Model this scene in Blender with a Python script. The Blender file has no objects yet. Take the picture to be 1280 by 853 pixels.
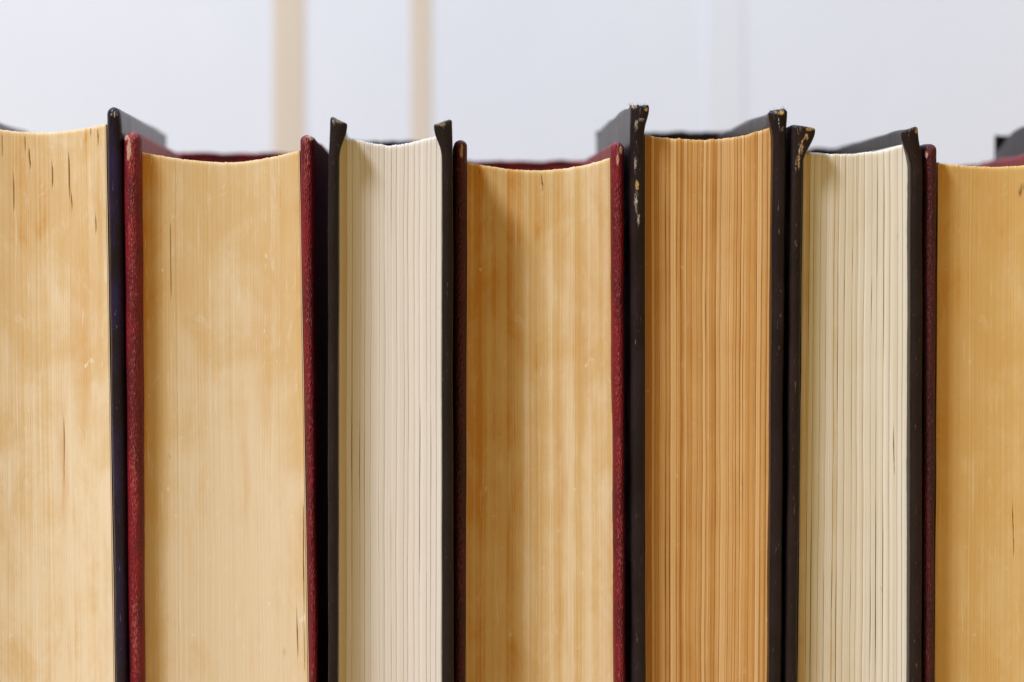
import bpy, math, random
import numpy as np
from mathutils import noise as mn, Vector

# ------------------------------------------------------------------ camera, light, exposure
sc = bpy.context.scene
S = 0.00022            # metres per reference pixel on the plane of the cover edges (y = 0)
D = 0.72               # camera distance from that plane
VX, VY = 513.0, 335.0  # where the lens axis meets the picture
SHELF = 1050.0         # picture row of the shelf top (below the frame)

def X0(px): return (px - 640.0) * S
def Z0(py): return (SHELF - py) * S
CAMX, CAMZ = X0(VX), Z0(VY)
def PX(px, y=0.0): return CAMX + (px - VX) * S * (D + y) / D
def PZ(py, y=0.0): return CAMZ + (VY - py) * S * (D + y) / D

cam_d = bpy.data.cameras.new("camera"); cam = bpy.data.objects.new("camera", cam_d)
sc.collection.objects.link(cam)
cam.location = (CAMX, -D, CAMZ); cam.rotation_euler = (math.radians(90), 0, 0)
cam_d.sensor_width = 36.0
cam_d.lens = 36.0 * D / (1280 * S)
cam_d.shift_x = (640 - VX) / 1280.0
cam_d.shift_y = -(426.5 - VY) / 1280.0
cam_d.clip_start = 0.01; cam_d.clip_end = 50
cam_d.dof.use_dof = True
cam_d.dof.focus_distance = D + 0.003
cam_d.dof.aperture_fstop = 7.3
sc.camera = cam

w = bpy.data.worlds.new("World"); sc.world = w; w.use_nodes = True
bg = w.node_tree.nodes["Background"]
bg.inputs[0].default_value = (0.375, 0.262, 0.090, 1); bg.inputs[1].default_value = 1.0

def area_lamp(name, target, direction, dist, size, power, colour):
    l = bpy.data.lights.new(name, 'AREA'); l.shape = 'DISK'; l.size = size
    l.energy = power; l.color = colour
    o = bpy.data.objects.new(name, l); sc.collection.objects.link(o)
    d = Vector(direction).normalized()
    o.location = Vector(target) + d * dist
    o.rotation_euler = d.to_track_quat('Z', 'Y').to_euler()
    return o
area_lamp("window_light", (0, 0, 0.17), (-70, -68, 108), 4.0, 0.72, 179.0, (0.92, 0.98, 1.12))
area_lamp("added_wall_fill", (0, .28, .2), (0, -.17, 1.0), 1.05, 0.22, 8.0, (0.50, 0.68, 1.0))  # cool fill lamp added above the books to brighten the wall

sc.view_settings.view_transform = 'Standard'; sc.view_settings.look = 'None'
sc.view_settings.exposure = -0.18; sc.view_settings.gamma = 1.0
sc.cycles.use_denoising = True
sc.cycles.max_bounces = 8; sc.cycles.diffuse_bounces = 5
sc.cycles.use_adaptive_sampling = False

# ------------------------------------------------------------------ node helpers
def s2l(c):
    return tuple(((v/255.0)/12.92 if v/255.0 <= .04045 else (((v/255.0)+.055)/1.055)**2.4) for v in c) + (1.0,)

class NT:
    def __init__(self, name):
        self.m = bpy.data.materials.new(name); self.m.use_nodes = True
        self.t = self.m.node_tree; self.n = self.t.nodes; self.l = self.t.links
        self.b = self.n["Principled BSDF"]
        self.co = self.n.new("ShaderNodeTexCoord").outputs["Object"]
    def put(self, sock, v):
        if hasattr(v, "is_output"): self.l.new(v, sock)
        else: sock.default_value = v
    def mapping(self, scale=(1,1,1), rot=(0,0,0), loc=(0,0,0)):
        m = self.n.new("ShaderNodeMapping"); self.l.new(self.co, m.inputs[0])
        m.inputs["Location"].default_value = loc; m.inputs["Rotation"].default_value = rot; m.inputs["Scale"].default_value = scale
        return m.outputs[0]
    def noise(self, scale=(1,1,1), detail=4, rough=.55, rot=(0,0,0), loc=(0,0,0), dist=0.0):
        t = self.n.new("ShaderNodeTexNoise"); self.l.new(self.mapping(scale, rot, loc), t.inputs["Vector"])
        t.inputs["Scale"].default_value = 1; t.inputs["Detail"].default_value = detail; t.inputs["Roughness"].default_value = rough
        t.inputs["Distortion"].default_value = dist
        return t.outputs["Fac"]
    def voronoi(self, scale=(1,1,1), rot=(0,0,0), feature='F1', rnd=1.0):
        t = self.n.new("ShaderNodeTexVoronoi"); t.feature = feature
        self.l.new(self.mapping(scale, rot), t.inputs["Vector"]); t.inputs["Scale"].default_value = 1
        t.inputs["Randomness"].default_value = rnd
        return t.outputs["Distance"]
    def attr(self, name):
        a = self.n.new("ShaderNodeAttribute"); a.attribute_name = name; return a.outputs["Fac"]
    def math(self, op, a, b=0.0, c=0.0, clamp=False):
        m = self.n.new("ShaderNodeMath"); m.operation = op; m.use_clamp = clamp
        self.put(m.inputs[0], a); self.put(m.inputs[1], b)
        if op == 'MULTIPLY_ADD': self.put(m.inputs[2], c)
        return m.outputs[0]
    def step(self, v, lo, hi, a=0.0, b=1.0):
        m = self.n.new("ShaderNodeMapRange"); m.interpolation_type = 'SMOOTHSTEP'
        self.put(m.inputs[0], v)
        for i, q in enumerate((lo, hi, a, b)): m.inputs[i+1].default_value = q
        return m.outputs[0]
    def mix(self, f, a, b, mode='MIX'):
        m = self.n.new("ShaderNodeMix"); m.data_type = 'RGBA'; m.blend_type = mode
        self.put(m.inputs[0], f); self.put(m.inputs[6], a); self.put(m.inputs[7], b)
        return m.outputs[2]
    def bump(self, h, strength, dist, prev=None):
        b = self.n.new("ShaderNodeBump"); b.inputs["Strength"].default_value = strength; b.inputs["Distance"].default_value = dist
        self.put(b.inputs["Height"], h)
        if prev is not None: self.l.new(prev, b.inputs["Normal"])
        return b.outputs[0]
    def done(self, colour, rough, normal=None, spec=0.4, sheen=0.0):
        self.put(self.b.inputs["Base Color"], colour); self.put(self.b.inputs["Roughness"], rough)
        self.b.inputs["Specular IOR Level"].default_value = spec
        if sheen: self.b.inputs["Sheen Weight"].default_value = sheen
        if normal is not None: self.l.new(normal, self.b.inputs["Normal"])
        return self.m

# ------------------------------------------------------------------ materials
def paper(name, light, mid, dark, stain, scuff, streak=1.0, mottle=0.5, scuffs=0.5, fox=0.3):
    k = NT(name)
    tone = k.attr("tone")                                              # leaf to leaf difference, aged edges and painted-in board shadow
    fine = k.noise((7200, 30, 14), 3, .65)
    wide = k.noise((620, 30, 5), 4, .6, loc=(3, 0, 1))
    t = k.math('MULTIPLY_ADD', k.math('SUBTRACT', fine, .5), .9*streak, tone)
    t = k.math('MULTIPLY_ADD', k.math('SUBTRACT', wide, .5), .9*streak, t)
    blot = k.noise((70, 60, 42), 6, .66, loc=(0, 4, 2), dist=.5)
    t = k.math('MULTIPLY_ADD', k.math('SUBTRACT', blot, .5), 1.5*mottle, t)
    c = k.mix(k.step(t, .15, .55), light, mid)
    c = k.mix(k.step(t, .55, 1.0), c, dark)
    sb = k.step(k.noise((80, 48, 12), 5, .6, loc=(7, 1, 5), dist=.3), .55, .75)
    c = k.mix(k.math('MULTIPLY', sb, .55*mottle), c, stain)
    # scuffs: rubbed pale patches and thin scratches
    s1 = k.step(k.noise((300, 300, 90), 4, .7, loc=(1, 2, 9), dist=1.2), .57, .74)
    s2 = k.step(k.noise((1500, 500, 70), 2, .5, rot=(0, .32, 0), loc=(2, 0, 3)), .67, .75)
    s3 = k.step(k.noise((1400, 500, 60), 2, .5, rot=(0, -.7, 0), loc=(9, 0, 3)), .69, .77)
    s4 = k.step(k.noise((620, 300, 17), 3, .55, rot=(0, .55, 0), loc=(4, 0, 7)), .66, .76)
    s2 = k.math('MAXIMUM', s2, s4)
    sp = k.step(k.noise((330, 330, 240), 2, .5, loc=(5, 5, 5)), .71, .78)
    m = k.math('MAXIMUM', k.math('MAXIMUM', k.math('MULTIPLY', s1, .5), k.math('MULTIPLY', s2, .55)), k.math('MAXIMUM', k.math('MULTIPLY', s3, .5), k.math('MULTIPLY', sp, .8)))
    c = k.mix(k.math('MULTIPLY', m, scuffs), c, scuff)
    f = k.step(k.noise((520, 520, 330), 2, .5, loc=(11, 3, 8)), .755, .80)
    c = k.mix(k.math('MULTIPLY', f, fox), c, s2l((120, 78, 40)))
    ink = k.attr("ink")
    c = k.mix(ink, c, s2l((62, 44, 26)))
    n = k.bump(fine, .16*streak, .0001); n = k.bump(k.noise((2300, 60, 14), 3, .6, loc=(4, 4, 4)), .14*streak, .0001, n)
    k.b.inputs["Subsurface Weight"].default_value = 0.0
    return k.done(c, .62, n, .22)

def leather(name, base, tint, scuff=(150, 140, 128), amount=1.0, rough=.42, board_tone=((206, 160, 78), (150, 112, 60))):
    k = NT(name)
    wear, chip, pale = k.attr("wear"), k.attr("chip"), k.attr("pale")
    grain = k.voronoi((2600, 2600, 1900)); grain2 = k.noise((900, 900, 700), 5, .65)
    lo = k.noise((140, 140, 60), 4, .6)
    c = k.mix(k.step(lo, .35, .7), base, tint)
    e = k.noise((1500, 1500, 300), 4, .7, loc=(2, 1, 6), dist=.5)
    rub = k.step(k.math('MULTIPLY_ADD', wear, .15*amount, e), .74, .86)
    c = k.mix(k.math('MULTIPLY', rub, .6), c, s2l(scuff))
    pl = k.step(k.math('MULTIPLY_ADD', pale, .29, k.noise((2600, 2600, 620), 5, .8, loc=(8, 8, 1), dist=.8)), .70, .84)
    c = k.mix(pl, c, s2l((188, 180, 168)))
    ch = k.step(k.math('MULTIPLY_ADD', chip, .62, k.noise((2200, 2200, 1700), 5, .8, loc=(5, 1, 1))), .80, .96)
    c = k.mix(ch, c, k.mix(k.step(k.noise((2300, 2300, 2300), 3), .4, .62), s2l(board_tone[0]), s2l(board_tone[1])))
    n = k.bump(grain, .35, .00022); n = k.bump(grain2, .4, .0003, n)
    r = k.math('MULTIPLY_ADD', k.math('MAXIMUM', ch, rub), .35, k.math('MULTIPLY_ADD', lo, .2, rough - .1))
    return k.done(c, r, n, .30)

def book_cloth(name, base, deep, thread):
    k = NT(name)
    wear, pale = k.attr("wear"), k.attr("pale")
    th = k.voronoi((2100, 2100, 620), (0, .5, 0)); th2 = k.voronoi((2600, 2600, 900), (0, -.45, 0))
    weave = k.math('MINIMUM', th, th2)
    lo = k.noise((160, 160, 45), 4, .65)
    c = k.mix(k.step(lo, .35, .65), base, deep)
    e = k.noise((3400, 3400, 900), 2, .6, rot=(0, .42, 0), dist=.3)
    rub = k.step(k.math('MULTIPLY_ADD', wear, .18, e), .69, .88)
    c = k.mix(k.math('MULTIPLY', rub, .42), c, thread)
    pl = k.step(k.math('MULTIPLY_ADD', pale, .5, k.noise((1500, 1500, 500), 5, .7, loc=(8, 2, 1))), .66, .86)
    c = k.mix(k.math('MULTIPLY', pl, .8), c, s2l((214, 172, 152)))
    n = k.bump(weave, .8, .0004); n = k.bump(k.noise((1200, 1200, 900), 4, .6), .3, .0003, n)
    return k.done(c, .5, n, .4)

def simple(name, a, b, scale, rough, bumpd=.0004, spec=.3):
    k = NT(name); f = k.noise(scale, 5, .6)
    n = k.bump(k.noise(tuple(v*6 for v in scale), 4, .6), .25, bumpd)
    return k.done(k.mix(k.step(f, .3, .7), a, b), rough, n, spec)

P_TAN   = paper("tan_trimmed_paper", s2l((232, 213, 178)), s2l((220, 190, 137)), s2l((212, 152, 70)), s2l((210, 162, 92)), s2l((238, 224, 198)), .45, .55, 1.1)
P_TAN2  = paper("tan_mottled_paper", s2l((237, 219, 186)), s2l((225, 196, 146)), s2l((212, 154, 74)), s2l((210, 158, 90)), s2l((240, 228, 206)), .6, .8, 1.1)
P_GOLD  = paper("golden_streaked_paper", s2l((231, 207, 166)), s2l((215, 181, 122)), s2l((198, 137, 52)), s2l((200, 146, 74)), s2l((236, 216, 184)), .75, .65, .75)
P_AMBER = paper("amber_trimmed_paper", s2l((224, 193, 134)), s2l((216, 177, 108)), s2l((208, 148, 62)), s2l((208, 156, 80)), s2l((232, 210, 164)), .4, .7, .75)
P_BROWN = paper("brown_aged_leaves", s2l((217, 178, 122)), s2l((203, 154, 90)), s2l((174, 120, 56)), s2l((196, 140, 78)), s2l((224, 192, 150)), .9, .4, .45, .15)
P_CREAM = paper("ivory_leaves", s2l((227, 221, 210)), s2l((220, 212, 197)), s2l((206, 182, 130)), s2l((216, 206, 184)), s2l((236, 232, 224)), .5, .2, .2, .12)
P_BUFF  = paper("buff_leaves", s2l((229, 222, 204)), s2l((221, 211, 186)), s2l((200, 168, 106)), s2l((214, 196, 152)), s2l((236, 228, 210)), .6, .35, .35, .2)
P_FLY   = simple("endpaper_white", s2l((222, 214, 200)), s2l((205, 192, 168)), (60, 60, 60), .7)

L_NAVY  = leather("navy_black_leather", s2l((24, 16, 26)), s2l((34, 26, 62)), (150, 142, 140), 1.0, .31)
L_BLACK = leather("black_leather", s2l((24, 14, 17)), s2l((31, 20, 24)), (140, 128, 118), .8, .42, ((142, 130, 106), (92, 82, 68)))
L_WORN  = leather("worn_black_leather", s2l((24, 14, 17)), s2l((35, 24, 30)), (176, 170, 164), .85, .36, ((204, 166, 92), (140, 112, 74)))
L_BROWN = leather("brown_black_leather", s2l((26, 15, 16)), s2l((36, 23, 22)), (150, 124, 88), .9, .42, ((184, 150, 96), (124, 100, 64)))
C_RED   = book_cloth("red_cloth", s2l((130, 18, 33)), s2l((94, 12, 24)), s2l((214, 122, 116)))
C_RED_SHADED  = book_cloth("shaded_red_cloth", s2l((76, 12, 24)), s2l((52, 9, 17)), s2l((160, 74, 70)))  # the red cloth again, darkened to put shadow into left boards
THREAD  = simple("frayed_board_fibre", s2l((196, 172, 120)), s2l((120, 100, 80)), (900, 900, 900), .8)
WALL    = simple("white_painted_wall", (0.825, 0.88, 0.97, 1), (0.795, 0.85, 0.94, 1), (9, 9, 5), .8)
BATTEN  = simple("pale_tan_wood", s2l((226, 215, 200)), s2l((218, 206, 189)), (40, 40, 2), .6)
BATTEN2 = simple("white_painted_wood", (0.805, 0.853, 0.925, 1), (0.795, 0.843, 0.915, 1), (40, 40, 2), .6)
SHELFM  = simple("pale_table_wood", s2l((214, 186, 142)), s2l((200, 168, 122)), (3, 60, 60), .5)

# ------------------------------------------------------------------ mesh helpers
def mesh_obj(name, verts, faces, mat, parent=None, base=(0, 0, 0), attrs=None, smooth=True):
    v = np.asarray(verts, dtype=np.float64) - np.asarray(base)
    me = bpy.data.meshes.new(name); me.from_pydata(v.tolist(), [], faces)
    me.materials.append(mat)
    if smooth: me.polygons.foreach_set("use_smooth", [True]*len(me.polygons))
    for k, a in (attrs or {}).items():
        at = me.attributes.new(k, 'FLOAT', 'POINT'); at.data.foreach_set("value", np.asarray(a, dtype=np.float32))
    me.update()
    o = bpy.data.objects.new(name, me); sc.collection.objects.link(o)
    if parent is not None: o.parent = parent
    return o

def box(name, x0, x1, y0, y1, z0, z1, mat, bevel=0.0):
    v = [(x, y, z) for z in (z0, z1) for y in (y0, y1) for x in (x0, x1)]
    f = [(0, 2, 3, 1), (4, 5, 7, 6), (0, 1, 5, 4), (2, 6, 7, 3), (0, 4, 6, 2), (1, 3, 7, 5)]
    o = mesh_obj(name, v, f, mat, smooth=False)
    if bevel:
        b = o.modifiers.new("edge", 'BEVEL'); b.width = bevel; b.segments = 3
    return o

def sstep(a, b, x):
    t = np.clip((np.asarray(x, dtype=float) - a) / (b - a), 0, 1); return t*t*(3-2*t)

def board(book, base, mat, xl, xr, y0, top, depth=.13, flare=None, chips=(), pales=(), wear=1.0, seed=0, rough_top=0.0, splay=0.0, cap=.46, rear=0.0):
    """A cover board. xl, xr = (px near the head, px at the picture's foot) of its two long edges; top = picture row of its head."""
    rng = random.Random(seed)
    ztop = PZ(top, y0)
    za, zb = PZ(200, y0), PZ(853, y0)
    def ex(e, z):
        t = (za - z) / (za - zb); p = e[0] + (e[1] - e[0]) * t
        return PX(p, y0)
    t0 = abs(ex(xr, za) - ex(xl, za))
    rt = cap * t0
    zs = list(np.arange(0.0, ztop - .022, .0016)) + list(np.arange(ztop - .022, ztop - rt - 1e-5, .0006))
    rings = [(z, 0.0) for z in zs]
    for i in range(1, 9):
        a = i / 8 * math.pi / 2
        rings.append((ztop - rt + rt * math.sin(a), rt * (1 - math.cos(a))))
    ys = [depth, depth*.975, depth*.94, depth*.89, depth*.83, depth*.76, depth*.65, depth*.47, depth*.33, depth*.22, .018, .012, .008, .0055, .0038, .0028]
    nf = 14
    verts = []; W = []; C = []; Pl = []
    fl = flare or dict(l=0, r=0, h=.011)
    for (z, e) in rings:
        a, b = ex(xl, z), ex(xr, z)
        t = b - a; rf = t * .6 if cap > .4 else min(.0022, t * .5)
        w = float(sstep(ztop - fl['h'], ztop - .0008, z)) ** 1.3
        pts = [(-1, y) for y in ys] 
        for i in range(nf + 1):
            an = math.pi * i / nf
            pts.append((-math.cos(an) if True else 0, rf * (1 - math.sin(an) ** (1.0 if cap > .4 else .6))))
        pts += [(1, y) for y in reversed(ys)]
        n = len(pts)
        for (u, y) in pts:
            fy = math.exp(-(y / .010) ** 1.5)
            la = a + fl['l'] * S * w * fy; lb = b + fl['r'] * S * w * fy
            c = (la + lb) / 2; h = (lb - la) / 2
            hh = max(h - e, h * .06)
            x = c + u * hh
            yy = y + (e * .9 if y < .003 else (e * .9 * max(0, 1 - (y - .003) / .01)))
            if y > depth - .001: yy -= e * .9
            # hand-worn unevenness
            q = Vector((x * 1.0, yy, z))
            d = mn.noise(Vector((q.x * 130 + seed * 3.1, q.y * 130, q.z * 45))) * .00018 + mn.noise(q * 420 + Vector((0, seed, 0))) * .00006
            zz = z + (mn.noise(Vector((yy * 60, x * 60, seed))) * .0005 + rough_top * mn.noise(q * 700) * .0010) * float(sstep(ztop - .006, ztop, z))
            zz -= rear * float(sstep(depth - .04, depth + .002, y)) ** 2 * float(sstep(ztop - .02, ztop - .004, z))
            zz -= fl.get('slant', 0) * S * w * fy * (u * .5 + .5) + fl.get('slantl', 0) * S * w * fy * (.5 - u * .5)
            verts.append((x + splay * y / depth + d * (.6 + .4 * abs(u)), y0 + yy + d * .5, max(zz, 0.0)))
            frontness = max(0.0, 1 - y / .0022)
            W.append(wear * (frontness * (.45 + .55 * (1 - abs(u)) * max(.15, 1 + 1.3 * mn.noise(Vector((seed, 0, z * 45))))) + .75 * float(sstep(ztop - .004, ztop, z)) * math.exp(-y / .03)))
            pxl = VX + (x - CAMX) / S * D / (D + y0 + yy); pyl = VY - (zz - CAMZ) / S * D / (D + y0 + yy)
            cs = sum(math.exp(-(((pxl - cx) / rx) ** 2 + ((pyl - cy) / ry) ** 2) ** 1.5) for cx, cy, rx, ry in chips) if y < .006 else 0
            ps = sum(math.exp(-(((pxl - cx) / rx) ** 2 + ((pyl - cy) / ry) ** 2) ** 1.5) for cx, cy, rx, ry in pales) if y < .006 else 0
            C.append(min(1, cs)); Pl.append(min(1, ps))
    faces = []
    R = len(rings)
    for r in range(R - 1):
        for i in range(n):
            j = (i + 1) % n
            faces.append((r*n + i, r*n + j, (r+1)*n + j, (r+1)*n + i))
    for r, flip in ((0, True), (R - 1, False)):
        for i in range(n // 2 - 1):
            q = (r*n + i, r*n + i + 1, r*n + n - 2 - i, r*n + n - 1 - i)
            faces.append(q[::-1] if flip else q)
    return mesh_obj("cover_board", verts, faces, mat, book, base, dict(wear=W, chip=C, pale=Pl))

def interp(pts, x):
    xs = [p[0] for p in pts]; ys = [p[1] for p in pts]
    # smooth (cosine-free) quadratic-ish interpolation
    return np.interp(x, xs, ys)

def smooth_profile(pts, n=400):
    xs = np.linspace(pts[0][0], pts[-1][0], n); ys = np.interp(xs, [p[0] for p in pts], [p[1] for p in pts])
    k = np.hanning(61); k /= k.sum()
    yp = np.concatenate([2*ys[0] - ys[60:0:-1][-30:], ys, 2*ys[-1] - ys[-2:-62:-1][:30]])
    return xs, np.convolve(yp, k, 'valid')

def pages(name, book, base, mat, L, R, y0, tops, t0, t1, setback=.0048, cup=.004, depth=.128, col=.00012, ridge=0.0, relief=.00008,
          slits=(), inks=(), seed=0, tone0=None, tone_var=.25, gap=.00002, lift=0.0, tan=(0, .005, 0, .005, 0), warp=.5):
    """A stack of leaves: the part of the block between fractions t0 and t1 of its thickness, fore-edge to the camera."""
    rng = np.random.default_rng(seed)
    yf = y0 + setback
    za, zb = PZ(200, yf), PZ(853, yf)
    def edge(e, z):
        t = (za - z) / (za - zb); return PX(e[0] + (e[1] - e[0]) * t, yf)
    width = edge(R, za) - edge(L, za)
    n = max(4, int(width * (t1 - t0) / col))
    ts = np.linspace(t0, t1, n)
    # unevenly trimmed leaves
    ts[1:-1] += rng.uniform(-.35, .35, n - 2) * (t1 - t0) / n
    xs_p, ys_p = smooth_profile(tops)
    pxs = np.linspace(L[0], R[0], 50)
    ztop = np.array([PZ(np.interp(L[0] + (R[0] - L[0]) * t, xs_p, ys_p), yf + cup * (1 - (2*t - 1) ** 2)) for t in ts])
    ztop += np.convolve(rng.normal(0, 1, n + 4), np.hanning(5), 'valid') * .000045 + lift
    hgt = ztop.max()
    rows = np.concatenate([np.linspace(0.0, .02, 4), np.arange(.024, hgt - .012, .0018)])
    m = len(rows)
    frac = np.concatenate([rows / hgt * .999, np.array([hgt - .0105, hgt - .009, hgt - .0075, hgt - .006, hgt - .0045, hgt - .003, hgt - .0018, hgt - .0009, hgt - .0003]) / hgt, [1.0]])
    M = len(frac)
    Z = np.outer(frac, ztop)                                           # M x n
    # relief of single leaves: a random walk plus white noise, slowly changing along the height
    a1 = rng.normal(0, 1, n); a2 = rng.normal(0, 1, n); a3 = rng.normal(0, 1, n + 8)
    ker = np.hanning(9); ker /= ker.sum(); a3 = np.convolve(a3, ker, 'valid') * 2
    ph = np.linspace(0, 1, M)[:, None]
    rel = relief * (a1[None] * (1 - ph) + a2[None] * ph + .8 * a3[None])
    lt = (ts - t0) / (t1 - t0)
    Y = yf + cup * (1 - (2*ts - 1) ** 2)[None] + rel
    Y = Y - ridge * (1 - np.abs(2*lt - 1) ** 2.5)[None] 
    ed = np.minimum(lt, 1 - lt) * width * (t1 - t0)
    Y += .15 * ridge * np.exp(-ed / .00012)[None] * (1 if ridge else 0)
    # softened head edge
    rd = np.clip((Z - (ztop[None] - .0009)) / .0009, 0, 1)
    Y += .0005 * (1 - np.sqrt(np.clip(1 - rd ** 2, 0, 1)))
    XX = np.empty_like(Z)
    for i in range(M):
        a = edge(L, Z[i]); b = edge(R, Z[i])
        wz = .00022 * np.sin(6.283 * Z[i] / .095 + 5 * ts + seed // 100) + .00009 * np.sin(6.283 * Z[i] / .031 + 13 * ts)
        XX[i] = a + (b - a) * ts + warp * wz * np.sqrt(np.clip(np.sin(np.pi * ts), 0, 1))
        if gap and ridge: XX[i] = XX[i] + np.where(lt < .02, gap, 0) - np.where(lt > .98, gap, 0)
    pxg = VX + (XX - CAMX) / S * D / (D + Y); pyg = VY - (Z - CAMZ) / S * D / (D + Y)
    for (sx, sa, sb, wd, dp) in slits:
        cx = sx + np.interp(pyg, [sa, sb], [0, rng.uniform(.5, 2.5)])
        prof = np.clip(1 - ((pyg - (sa + sb) / 2) / ((sb - sa) / 2)) ** 2, 0, 1) ** .5
        Y += .6 * dp * np.exp(-((pxg - cx) / (wd * .68 * (.35 + .65 * prof) + 1e-6)) ** 4) * prof * (Z < ztop[None] - .0005)
    ink = np.zeros_like(Z)
    for (cx, cy, rx, ry) in inks:
        ink = np.maximum(ink, np.clip(1.6 * np.exp(-(((pxg - cx) / rx) ** 2 + ((pyg - cy) / ry) ** 2)), 0, 1))
    tn = np.convolve(rng.normal(0, 1, n + 4), np.hanning(5) / 2, 'valid')
    tb = np.convolve(rng.normal(0, 1, n + 30), np.hanning(31) / 3.4, 'valid')
    tone1 = (.42 if tone0 is None else tone0) + tone_var * (.5 * tn + .6 * tb)
    if ridge: tone1 = tone1 + min(1.0, ridge / .00012) * rng.uniform(.1, .5) * np.exp(-ed / .00015)
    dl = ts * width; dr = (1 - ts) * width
    tone2 = tone1[None] + (tan[0] * np.exp(-dl / tan[1]) + tan[2] * np.exp(-dr / tan[3]))[None] + tan[4] * (1 - sstep(.02, .115, ztop[None] - Z))  # aged sides and head; left side also paints in the board's shadow
    # closed loop per leaf: fore-edge from tail to head, head to the back, down the back
    backs = [yf + .012, yf + .03, yf + .07, y0 + depth]
    loops_x = [XX]; loops_y = [Y]; loops_z = [Z]
    for yb in backs:
        loops_x.append(XX[-1:]); loops_y.append(np.full((1, n), yb)); loops_z.append(Z[-1:] - .00002)
    loops_x.append(XX[:1]); loops_y.append(np.full((1, n), y0 + depth)); loops_z.append(Z[:1])
    X = np.vstack(loops_x); Yv = np.vstack(loops_y); Zv = np.vstack(loops_z)
    K = X.shape[0]
    verts = np.stack([X, Yv, Zv], -1).reshape(-1, 3)
    idx = np.arange(K * n).reshape(K, n)
    nx = np.roll(idx, -1, 0)
    q = np.stack([idx[:, :-1], idx[:, 1:], nx[:, 1:], nx[:, :-1]], -1).reshape(-1, 4)
    faces = [tuple(f) for f in q.tolist()]
    faces.append(tuple(idx[:, 0].tolist())); faces.append(tuple(idx[::-1, -1].tolist()))
    tone = np.vstack([tone2, np.tile(tone1, (K - M, 1))]).reshape(-1)
    inkv = np.zeros((K, n)); inkv[:M] = ink
    return mesh_obj(name, verts, faces, mat, book, base, dict(tone=tone, ink=inkv.reshape(-1)), smooth=True)

def endpaper(book, base, e, side, y0, top, setback=.0044, depth=.127, seed=0, mat=None):
    """The loose flyleaf next to a cover board."""
    rng = random.Random(seed)
    yf = y0 + setback
    za, zb = PZ(200, yf), PZ(853, yf)
    zt = PZ(top, yf)
    th = .00022
    verts = []; faces = []
    zs = np.linspace(0, zt, 60); ys = [yf, yf + .0015, yf + .006, yf + .02, yf + .06, y0 + depth]
    for z in zs:
        t = (za - z) / (za - zb); xe = PX(e[0] + (e[1] - e[0]) * t, yf)
        for y in ys:
            wv = mn.noise(Vector((seed, z * 35, y * 20))) * .0001
            dy = (mn.noise(Vector((seed + 5, z * 50, 0))) * .0004) if y < yf + .002 else 0
            a, b = (xe, xe + th) if side < 0 else (xe - th, xe)
            verts += [(a + wv, y + dy, z), (b + wv, y + dy, z)]
    n = len(ys); w = 2 * n
    for i in range(len(zs) - 1):
        for j in range(n - 1):
            for s in (0, 1):
                q = (i*w + 2*j + s, i*w + 2*j + 2 + s, (i+1)*w + 2*j + 2 + s, (i+1)*w + 2*j + s)
                faces.append(q if s else q[::-1])
        for j in (0, n - 1):
            q = (i*w + 2*j, i*w + 2*j + 1, (i+1)*w + 2*j + 1, (i+1)*w + 2*j)
            faces.append(q if j == 0 else q[::-1])
    for i in (0, len(zs) - 1):
        for j in range(n - 1):
            q = (i*w + 2*j, i*w + 2*j + 1, i*w + 2*j + 3, i*w + 2*j + 2)
            faces.append(q if i else q[::-1])
    return mesh_obj("endpaper", verts, faces, mat or P_FLY, book, base, smooth=False)

def spine(book, base, mat, xl, xr, y0, top, depth=.13, bulge=.007, seed=0):
    """The rounded back that joins both boards; top = picture row of the boards' heads."""
    za, zb = PZ(200, y0), PZ(853, y0)
    ztop = PZ(top, y0) - .0006
    n = 40; th = .0034
    zs = list(np.linspace(0, ztop - .004, 40)) + [ztop - .0025, ztop - .0014, ztop - .0009, ztop - .0006, ztop - .0003, ztop]
    verts = []; ring = 2 * (n + 1)
    for k, z in enumerate(zs):
        t = (za - z) / (za - zb)
        a = PX(xl[0] + (xl[1] - xl[0]) * t, y0); b = PX(xr[0] + (xr[1] - xr[0]) * t, y0)
        rnd = max(0, (z - (ztop - .0006)) / .0006) * .0005
        for lay in (0, 1):
            for i in range(n + 1):
                u = i / n if lay == 0 else 1 - i / n
                x = a + (b - a) * u
                bl = bulge * math.sin(math.pi * u) ** .7
                lip = .0016 * float(sstep(ztop - .0014, ztop - .0006, z)) * math.sin(math.pi * u) ** .5
                y = y0 + depth + .0004 + bl + (th - rnd if lay else rnd + .0018 * math.sin(math.pi * u) ** .5 - lip)
                dz = (mn.noise(Vector((u * 7, seed, 0))) * .0006 + mn.noise(Vector((u * 23, seed, 3))) * .0002) * (1 if z > ztop - .005 else 0)
                verts.append((x, y, z + dz))
    faces = []
    for k in range(len(zs) - 1):
        for i in range(ring):
            j = (i + 1) % ring
            faces.append((k*ring + i, k*ring + j, (k+1)*ring + j, (k+1)*ring + i))
    for k in (0, len(zs) - 1):
        for i in range(n):
            q = (k*ring + i, k*ring + i + 1, k*ring + ring - 2 - i, k*ring + ring - 1 - i)
            faces.append(q if k else q[::-1])
    nv = len(verts)
    return mesh_obj("spine", verts, faces, mat, book, base, dict(wear=[.2]*nv, chip=[0]*nv, pale=[0]*nv))

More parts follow.
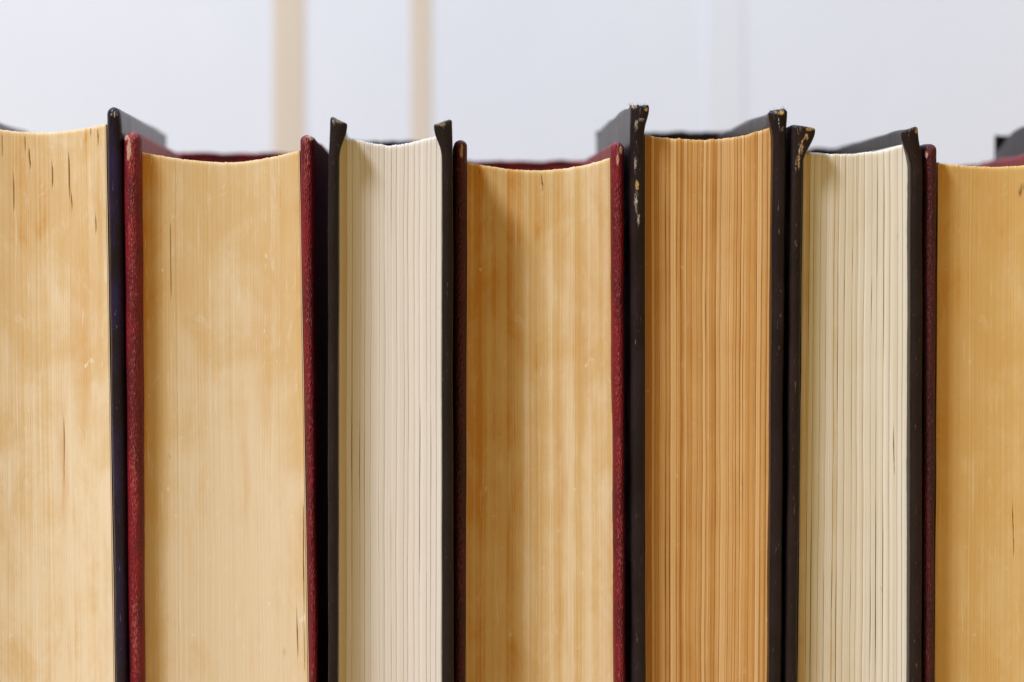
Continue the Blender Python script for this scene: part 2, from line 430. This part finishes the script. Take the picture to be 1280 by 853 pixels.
def threads(book, base, cx, cy, y0, spread, count, seed):
    """Fibres fraying out of a bumped board corner."""
    rng = random.Random(seed); verts = []; faces = []
    for _ in range(count):
        p = Vector((PX(cx + rng.uniform(-spread, spread), y0), y0 + rng.uniform(.0004, .003), PZ(cy + rng.uniform(0, 3), y0)))
        d = Vector((rng.uniform(-.8, .8), rng.uniform(-.6, .3), rng.uniform(.3, 1))).normalized()
        ln = rng.uniform(.0006, .0018); b0 = len(verts)
        for s in range(5):
            r = .00009 * (1 - s / 5)
            c = p + d * (ln * s / 4) + Vector((rng.uniform(-1, 1), rng.uniform(-1, 1), 0)) * .00012 * s
            for a in range(3):
                verts.append((c.x + r * math.cos(a * 2.1), c.y + r * math.sin(a * 2.1), c.z + r * .3 * a))
        for s in range(4):
            for a in range(3):
                c2 = (a + 1) % 3
                faces.append((b0 + s*3 + a, b0 + s*3 + c2, b0 + s*3 + 3 + c2, b0 + s*3 + 3 + a))
        faces.append((b0 + 2, b0 + 1, b0)); faces.append((b0 + 12, b0 + 13, b0 + 14))
    o = mesh_obj("frayed_fibres", verts, faces, THREAD, book, base); o["kind"] = "stuff"
    return o

def book(label, L0, R0, y0):
    o = bpy.data.objects.new("hardcover_book", None); sc.collection.objects.link(o)
    base = (X0((L0 + R0) / 2), y0 + .06, 0.0); o.location = base
    o.empty_display_size = .02
    o["label"] = label; o["category"] = "book"; o["group"] = "old hardcover books standing in a row"
    return o, base

def gather(bk, base, mat, L, R, y0, tops, widths, seed, ridge, tones, rise=(1, 1), **kw):
    tot = sum(widths); a = 0.0
    for i, wd in enumerate(widths):
        rr = random.Random(seed * 77 + i)
        pages("page_gathering", bk, base, mat, L, R, y0, tops, a / tot, (a + wd) / tot, ridge=ridge * rr.uniform(.4, 1.3) * (rise[0] + (rise[1] - rise[0]) * i / len(widths)),
              seed=seed * 100 + i, tone0=tones[i], lift=rr.uniform(-.00012, .00012), **kw)
        a += wd

# ------------------------------------------------------------------ the setting
WALLY = .38
shelf = box("table_top", -.75, .75, -.66, WALLY - .0015, -.018, 0.0, SHELFM, .001); shelf["kind"] = "structure"  # unseen support, extended forward to bounce light up onto the pages
wall = box("wall", -1.5, 1.5, WALLY, WALLY + .02, -.5, 1.1, WALL); wall["kind"] = "structure"
def batten(label, a, b, th, mat):
    yb = WALLY
    o = box("wall_batten", PX(a, yb), PX(b, yb), yb - th, yb, .001, 1.1, mat, .0002)
    o["label"] = label; o["category"] = "batten"; o["group"] = "vertical battens on the white wall"
batten("wide tan vertical batten on the white wall, behind the widest red book", 341, 381, .0005, BATTEN)
batten("narrow tan vertical batten on the white wall, behind the ivory-paged black book", 513, 539, .0005, BATTEN)
batten("faint white vertical batten on the wall, behind the brown-paged black book", 882, 930, .0005, BATTEN2)

# ------------------------------------------------------------------ the books
# navy-black book with cracked tan fore-edge
L, R, y0 = (-47, -40), (133, 144), 0.0
b, o = book("navy-black leather book with a tan, slit and cracked fore-edge, beside a red book", -70, 155, y0)
board(b, o, L_NAVY, (-67, -60), (-47, -40), y0, 134, seed=1)
board(b, o, L_NAVY, (133.5, 144), (152.3, 159), y0, 134.5, seed=2, wear=.9, flare=dict(l=0, r=-2, h=.006), pales=[(143, 143, 6, 5)])
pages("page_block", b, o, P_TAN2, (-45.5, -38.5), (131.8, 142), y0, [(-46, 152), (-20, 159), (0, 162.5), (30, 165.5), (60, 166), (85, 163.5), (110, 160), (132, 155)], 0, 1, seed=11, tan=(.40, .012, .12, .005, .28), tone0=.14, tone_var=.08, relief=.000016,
      slits=[(2.5, 168, 195, .55, .0022), (17, 222, 262, .5, .0022), (31, 170, 186, .45, .002), (36, 186, 208, .6, .0025), (65, 204, 234, .55, .0025), (86, 195, 243, .7, .0028), (88.5, 240, 262, .5, .002), (113, 157, 170, .45, .002), (122, 160, 178, .5, .002), (119.5, 274, 291, .6, .0022), (80, 522, 602, .5, .0025)])
endpaper(b, o, (-47, -40), -1, y0, 153, seed=1, mat=P_TAN2); endpaper(b, o, (133.3, 143.8), 1, y0, 155.5, seed=2, mat=P_TAN2)
spine(b, o, L_NAVY, (-67, -60), (152, 159), y0, 135, seed=1)

# widest red cloth book
y0 = .0005
b, o = book("widest red cloth book, its smooth tan fore-edge beside the navy-black book", 153, 392, y0)
board(b, o, C_RED, (153.2, 160), (176, 179.5), y0, 164.5, seed=3, wear=1.2, pales=[(156, 172, 5, 4), (161, 188, 3, 14)])
board(b, o, C_RED, (375, 386.5), (392, 397.5), y0, 168, seed=4, splay=.0024, wear=1.1, pales=[(389, 172, 5, 4)])
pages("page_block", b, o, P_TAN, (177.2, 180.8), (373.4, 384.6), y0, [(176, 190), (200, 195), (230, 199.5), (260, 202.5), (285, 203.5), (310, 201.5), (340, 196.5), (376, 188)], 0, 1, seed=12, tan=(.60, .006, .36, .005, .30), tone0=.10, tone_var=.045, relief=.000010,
      slits=[(213, 272, 380, .45, .0022), (371, 765, 822, .5, .002), (379, 620, 853, .45, .0025)], inks=[(355.5, 813.5, 1.6, 1.4), (112, 0, 1, 1)])
endpaper(b, o, (176.2, 179.8), -1, y0, 189.5, seed=3, mat=P_TAN); endpaper(b, o, (374.7, 386.2), 1, y0, 188, seed=4, mat=P_TAN)
spine(b, o, C_RED, (153.5, 160), (391.5, 397), y0, 161, seed=2)

# narrow black book with ivory leaves
y0 = -.012
b, o = book("narrow black leather book with ivory leaves and flared cover corners", 410, 566, y0)
board(b, o, L_BLACK, (410.5, 410), (423.5, 422.5), y0, 146, cap=.24, seed=5, flare=dict(l=2, r=10.5, h=.0125, slant=8), pales=[(417, 152, 4, 5)], chips=[(425, 151, 8, 4)])
board(b, o, L_BLACK, (552.5, 552.3), (566, 566.8), y0, 149, cap=.24, seed=6, flare=dict(l=-10.5, r=-1, h=.0115, slantl=6), chips=[(551, 155, 8, 3.5)])
w = [9, 7, 10, 6, 8, 11, 7, 9, 6, 10, 5, 8, 7, 9, 5, 7, 6]
tn = [.95, .55, .38, .30, .28, .25, .3, .25, .28, .22, .3, .2, .26, .2, .18, .2, .2]
gather(b, o, P_CREAM, (424.6, 423.6), (551.4, 551.2), y0, [(424, 170.5), (440, 173.5), (460, 178), (485, 182.5), (505, 180), (525, 175.5), (552, 168.5)], w, 3, .00009, tn, rise=(.2, 1.0), cup=.004, relief=.000018, tone_var=.17)
endpaper(b, o, (423.7, 422.7), -1, y0, 170, seed=5); endpaper(b, o, (552.3, 552.1), 1, y0, 168.5, seed=6)
spine(b, o, L_BLACK, (411, 411), (565.5, 566), y0, 143, seed=3)

# red cloth book with golden fore-edge
y0 = .001
b, o = book("red cloth book with a golden streaked fore-edge, between two black books", 567, 781, y0)
board(b, o, C_RED_SHADED, (567.5, 568), (584, 582), y0, 174.5, seed=7, pales=[(577, 190, 2, 10)])  # the neighbour's shadow is painted into this board's red
board(b, o, C_RED, (764, 768.2), (780.5, 783), y0, 177.5, seed=8, wear=1.1, pales=[(776, 188, 3, 5), (772, 200, 2, 8)])
pages("page_block", b, o, P_GOLD, (585.2, 583.2), (762.8, 767), y0, [(584, 203.5), (605, 207), (640, 212), (675, 213.5), (705, 211), (735, 206), (764, 197)], 0, 1, seed=14, tan=(.62, .015, .12, .006, .10), tone0=.24, tone_var=.14, relief=.000016,  # left toning also paints in the neighbour's cast shadow
      slits=[(599, 212, 218, .5, .001), (677, 220, 238, .5, .002)])
endpaper(b, o, (584.2, 582.2), -1, y0, 203, seed=7, mat=P_GOLD); endpaper(b, o, (763.8, 768), 1, y0, 197, seed=8, mat=P_GOLD)
spine(b, o, C_RED, (568, 568.5), (780, 782.5), y0, 173, seed=4)

# worn black book with brown leaves
y0 = -.002
b, o = book("worn black leather book with brown striped leaves and frayed corners", 787, 983, y0)
board(b, o, L_WORN, (788, 790.5), (806.2, 806.8), y0, 131, cap=.24, seed=9, rear=.002, rough_top=1.0, flare=dict(l=1, r=6.5, h=.009), chips=[(793, 132.5, 4, 3.5), (808, 137, 3, 3.5), (796, 232, 3, 8)],
      pales=[(795, 158, 3, 8), (794, 205, 2.5, 16), (795, 252, 3, 16), (798, 275, 2.5, 12), (802, 150, 6, 3), (797, 567, 2, 4), (797, 773, 2, 3), (798, 830, 2, 3)])
board(b, o, L_WORN, (966.2, 961.2), (983, 977), y0, 136.5, cap=.24, seed=10, rough_top=1.0, flare=dict(l=-6, r=1.5, h=.009, slantl=2), chips=[(977, 141, 4, 4)], pales=[(970, 141, 4, 3), (978, 161, 3, 5), (974, 150, 1.6, 14)])
w = [7, 5, 6, 9, 6, 10, 5, 8, 14, 7, 5, 9, 4, 6, 11, 6, 4, 5, 4, 8, 9, 6, 7, 5]
rr = random.Random(5); tn = [.75, .35, .8, .3, .55, .35, .6, .3, .52, .35, .25, .42, .7, .2, .4, .55, .25, .7, .3, .35, .5, .35, .55, .4]
gather(b, o, P_BROWN, (807.3, 807.9), (965, 960), y0, [(806, 168.5), (815, 170.5), (840, 173), (880, 175), (910, 173), (940, 167.5), (966, 158)], w, 5, .00008, tn, cup=.003, relief=.00003, tone_var=.30)
endpaper(b, o, (806.4, 807), -1, y0, 168, seed=9, mat=P_BROWN); endpaper(b, o, (966, 961), 1, y0, 155.5, seed=10, mat=P_BROWN)
spine(b, o, L_WORN, (788.5, 791), (982.5, 976.5), y0, 130, seed=5)
threads(b, o, 797, 132, y0, 9, 26, 3); threads(b, o, 975, 138, y0, 8, 18, 4)

# black book with buff leaves and one wide flared corner
y0 = -.001
b, o = book("black leather book with buff leaves, one cover corner splayed wide and rubbed tan", 986, 1154, y0)
board(b, o, L_BROWN, (989, 981.5), (1003.8, 997), y0, 156.5, cap=.24, seed=13, flare=dict(l=-1, r=16.5, h=.0125, slant=3), chips=[(1013, 161, 7, 3), (1008, 171, 3, 6), (1002.5, 184, 2.3, 11), (998.5, 202, 1.8, 13)], pales=[(1000, 185, 2.2, 14), (995, 205, 1.6, 14)])
board(b, o, L_BROWN, (1138.5, 1137.3), (1154.4, 1153.3), y0, 158, cap=.24, seed=14, flare=dict(l=-12, r=-6, h=.0125, slantl=5), chips=[(1146, 164, 3, 4)])
w = [8, 6, 9, 7, 10, 5, 8, 9, 6, 8, 9, 6, 8, 7, 9, 5, 8]
tn = [.9, .5, .42, .38, .42, .35, .4, .42, .35, .4, .36, .32, .36, .3, .26, .24, .2]
gather(b, o, P_BUFF, (1004.9, 998.2), (1137.3, 1136.2), y0, [(1003, 190), (1015, 190.5), (1040, 192.3), (1065, 192.5), (1090, 190.5), (1115, 185.5), (1138, 179)], w, 6, .00007, tn, cup=.0035, relief=.000020, tone_var=.19,
       slits=[(1117, 530, 592, .45, .002)], inks=[(1122, 293, .8, 2), (1126, 290.5, 1.2, 1), (1129.5, 292, 1, .9), (1133.5, 290, 1.4, 1.4)])
endpaper(b, o, (1004, 997.2), -1, y0, 189.5, seed=13); endpaper(b, o, (1138.3, 1137.1), 1, y0, 172.5, seed=14)
spine(b, o, L_BROWN, (989.5, 982), (1154, 1153), y0, 155, seed=6)

# red book at the right, shade painted into its left board
y0 = .001
b, o = book("red cloth book with a plain amber fore-edge, beside the buff-leaved black book", 1155, 1368, y0)
board(b, o, C_RED_SHADED, (1155.2, 1154), (1172.5, 1168.2), y0, 180, seed=15, pales=[(1158, 193, 2.5, 5)])
board(b, o, C_RED, (1351, 1350), (1368, 1367), y0, 178, seed=16)
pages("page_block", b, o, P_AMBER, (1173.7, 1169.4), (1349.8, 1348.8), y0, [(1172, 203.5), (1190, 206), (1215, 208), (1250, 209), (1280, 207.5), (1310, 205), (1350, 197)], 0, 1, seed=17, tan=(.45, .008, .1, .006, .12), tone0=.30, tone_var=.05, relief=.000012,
      slits=[(1266, 626, 700, .45, .002)], inks=[(1277, 233, 3, 1), (1275, 240, 2, 1.2), (1280, 250, 3, .8)])
endpaper(b, o, (1172.7, 1168.4), -1, y0, 203, seed=15, mat=P_AMBER); endpaper(b, o, (1350.8, 1349.8), 1, y0, 197, seed=16, mat=P_AMBER)
spine(b, o, C_RED, (1155.5, 1154.5), (1367.5, 1366.5), y0, 180, seed=7)

# black book whose far corner shows past the amber-edged red one
y0 = 0.0
b, o = book("black leather book of which only one side board's rear top corner shows", 1378, 1540, y0)
board(b, o, L_BLACK, (1378, 1378), (1396, 1396), y0, 134, cap=.24, seed=18, rear=.006)
board(b, o, L_BLACK, (1522, 1522), (1540, 1540), y0, 136, cap=.24, seed=19)
pages("page_block", b, o, P_TAN, (1397.2, 1397.2), (1520.8, 1520.8), y0, [(1396, 165), (1460, 172), (1522, 165)], 0, 1, seed=18, col=.0004)
endpaper(b, o, (1396.2, 1396.2), -1, y0, 165, seed=18, mat=P_TAN); endpaper(b, o, (1521.8, 1521.8), 1, y0, 165, seed=19, mat=P_TAN)
spine(b, o, L_BLACK, (1378.5, 1378.5), (1539.5, 1539.5), y0, 136, seed=8)
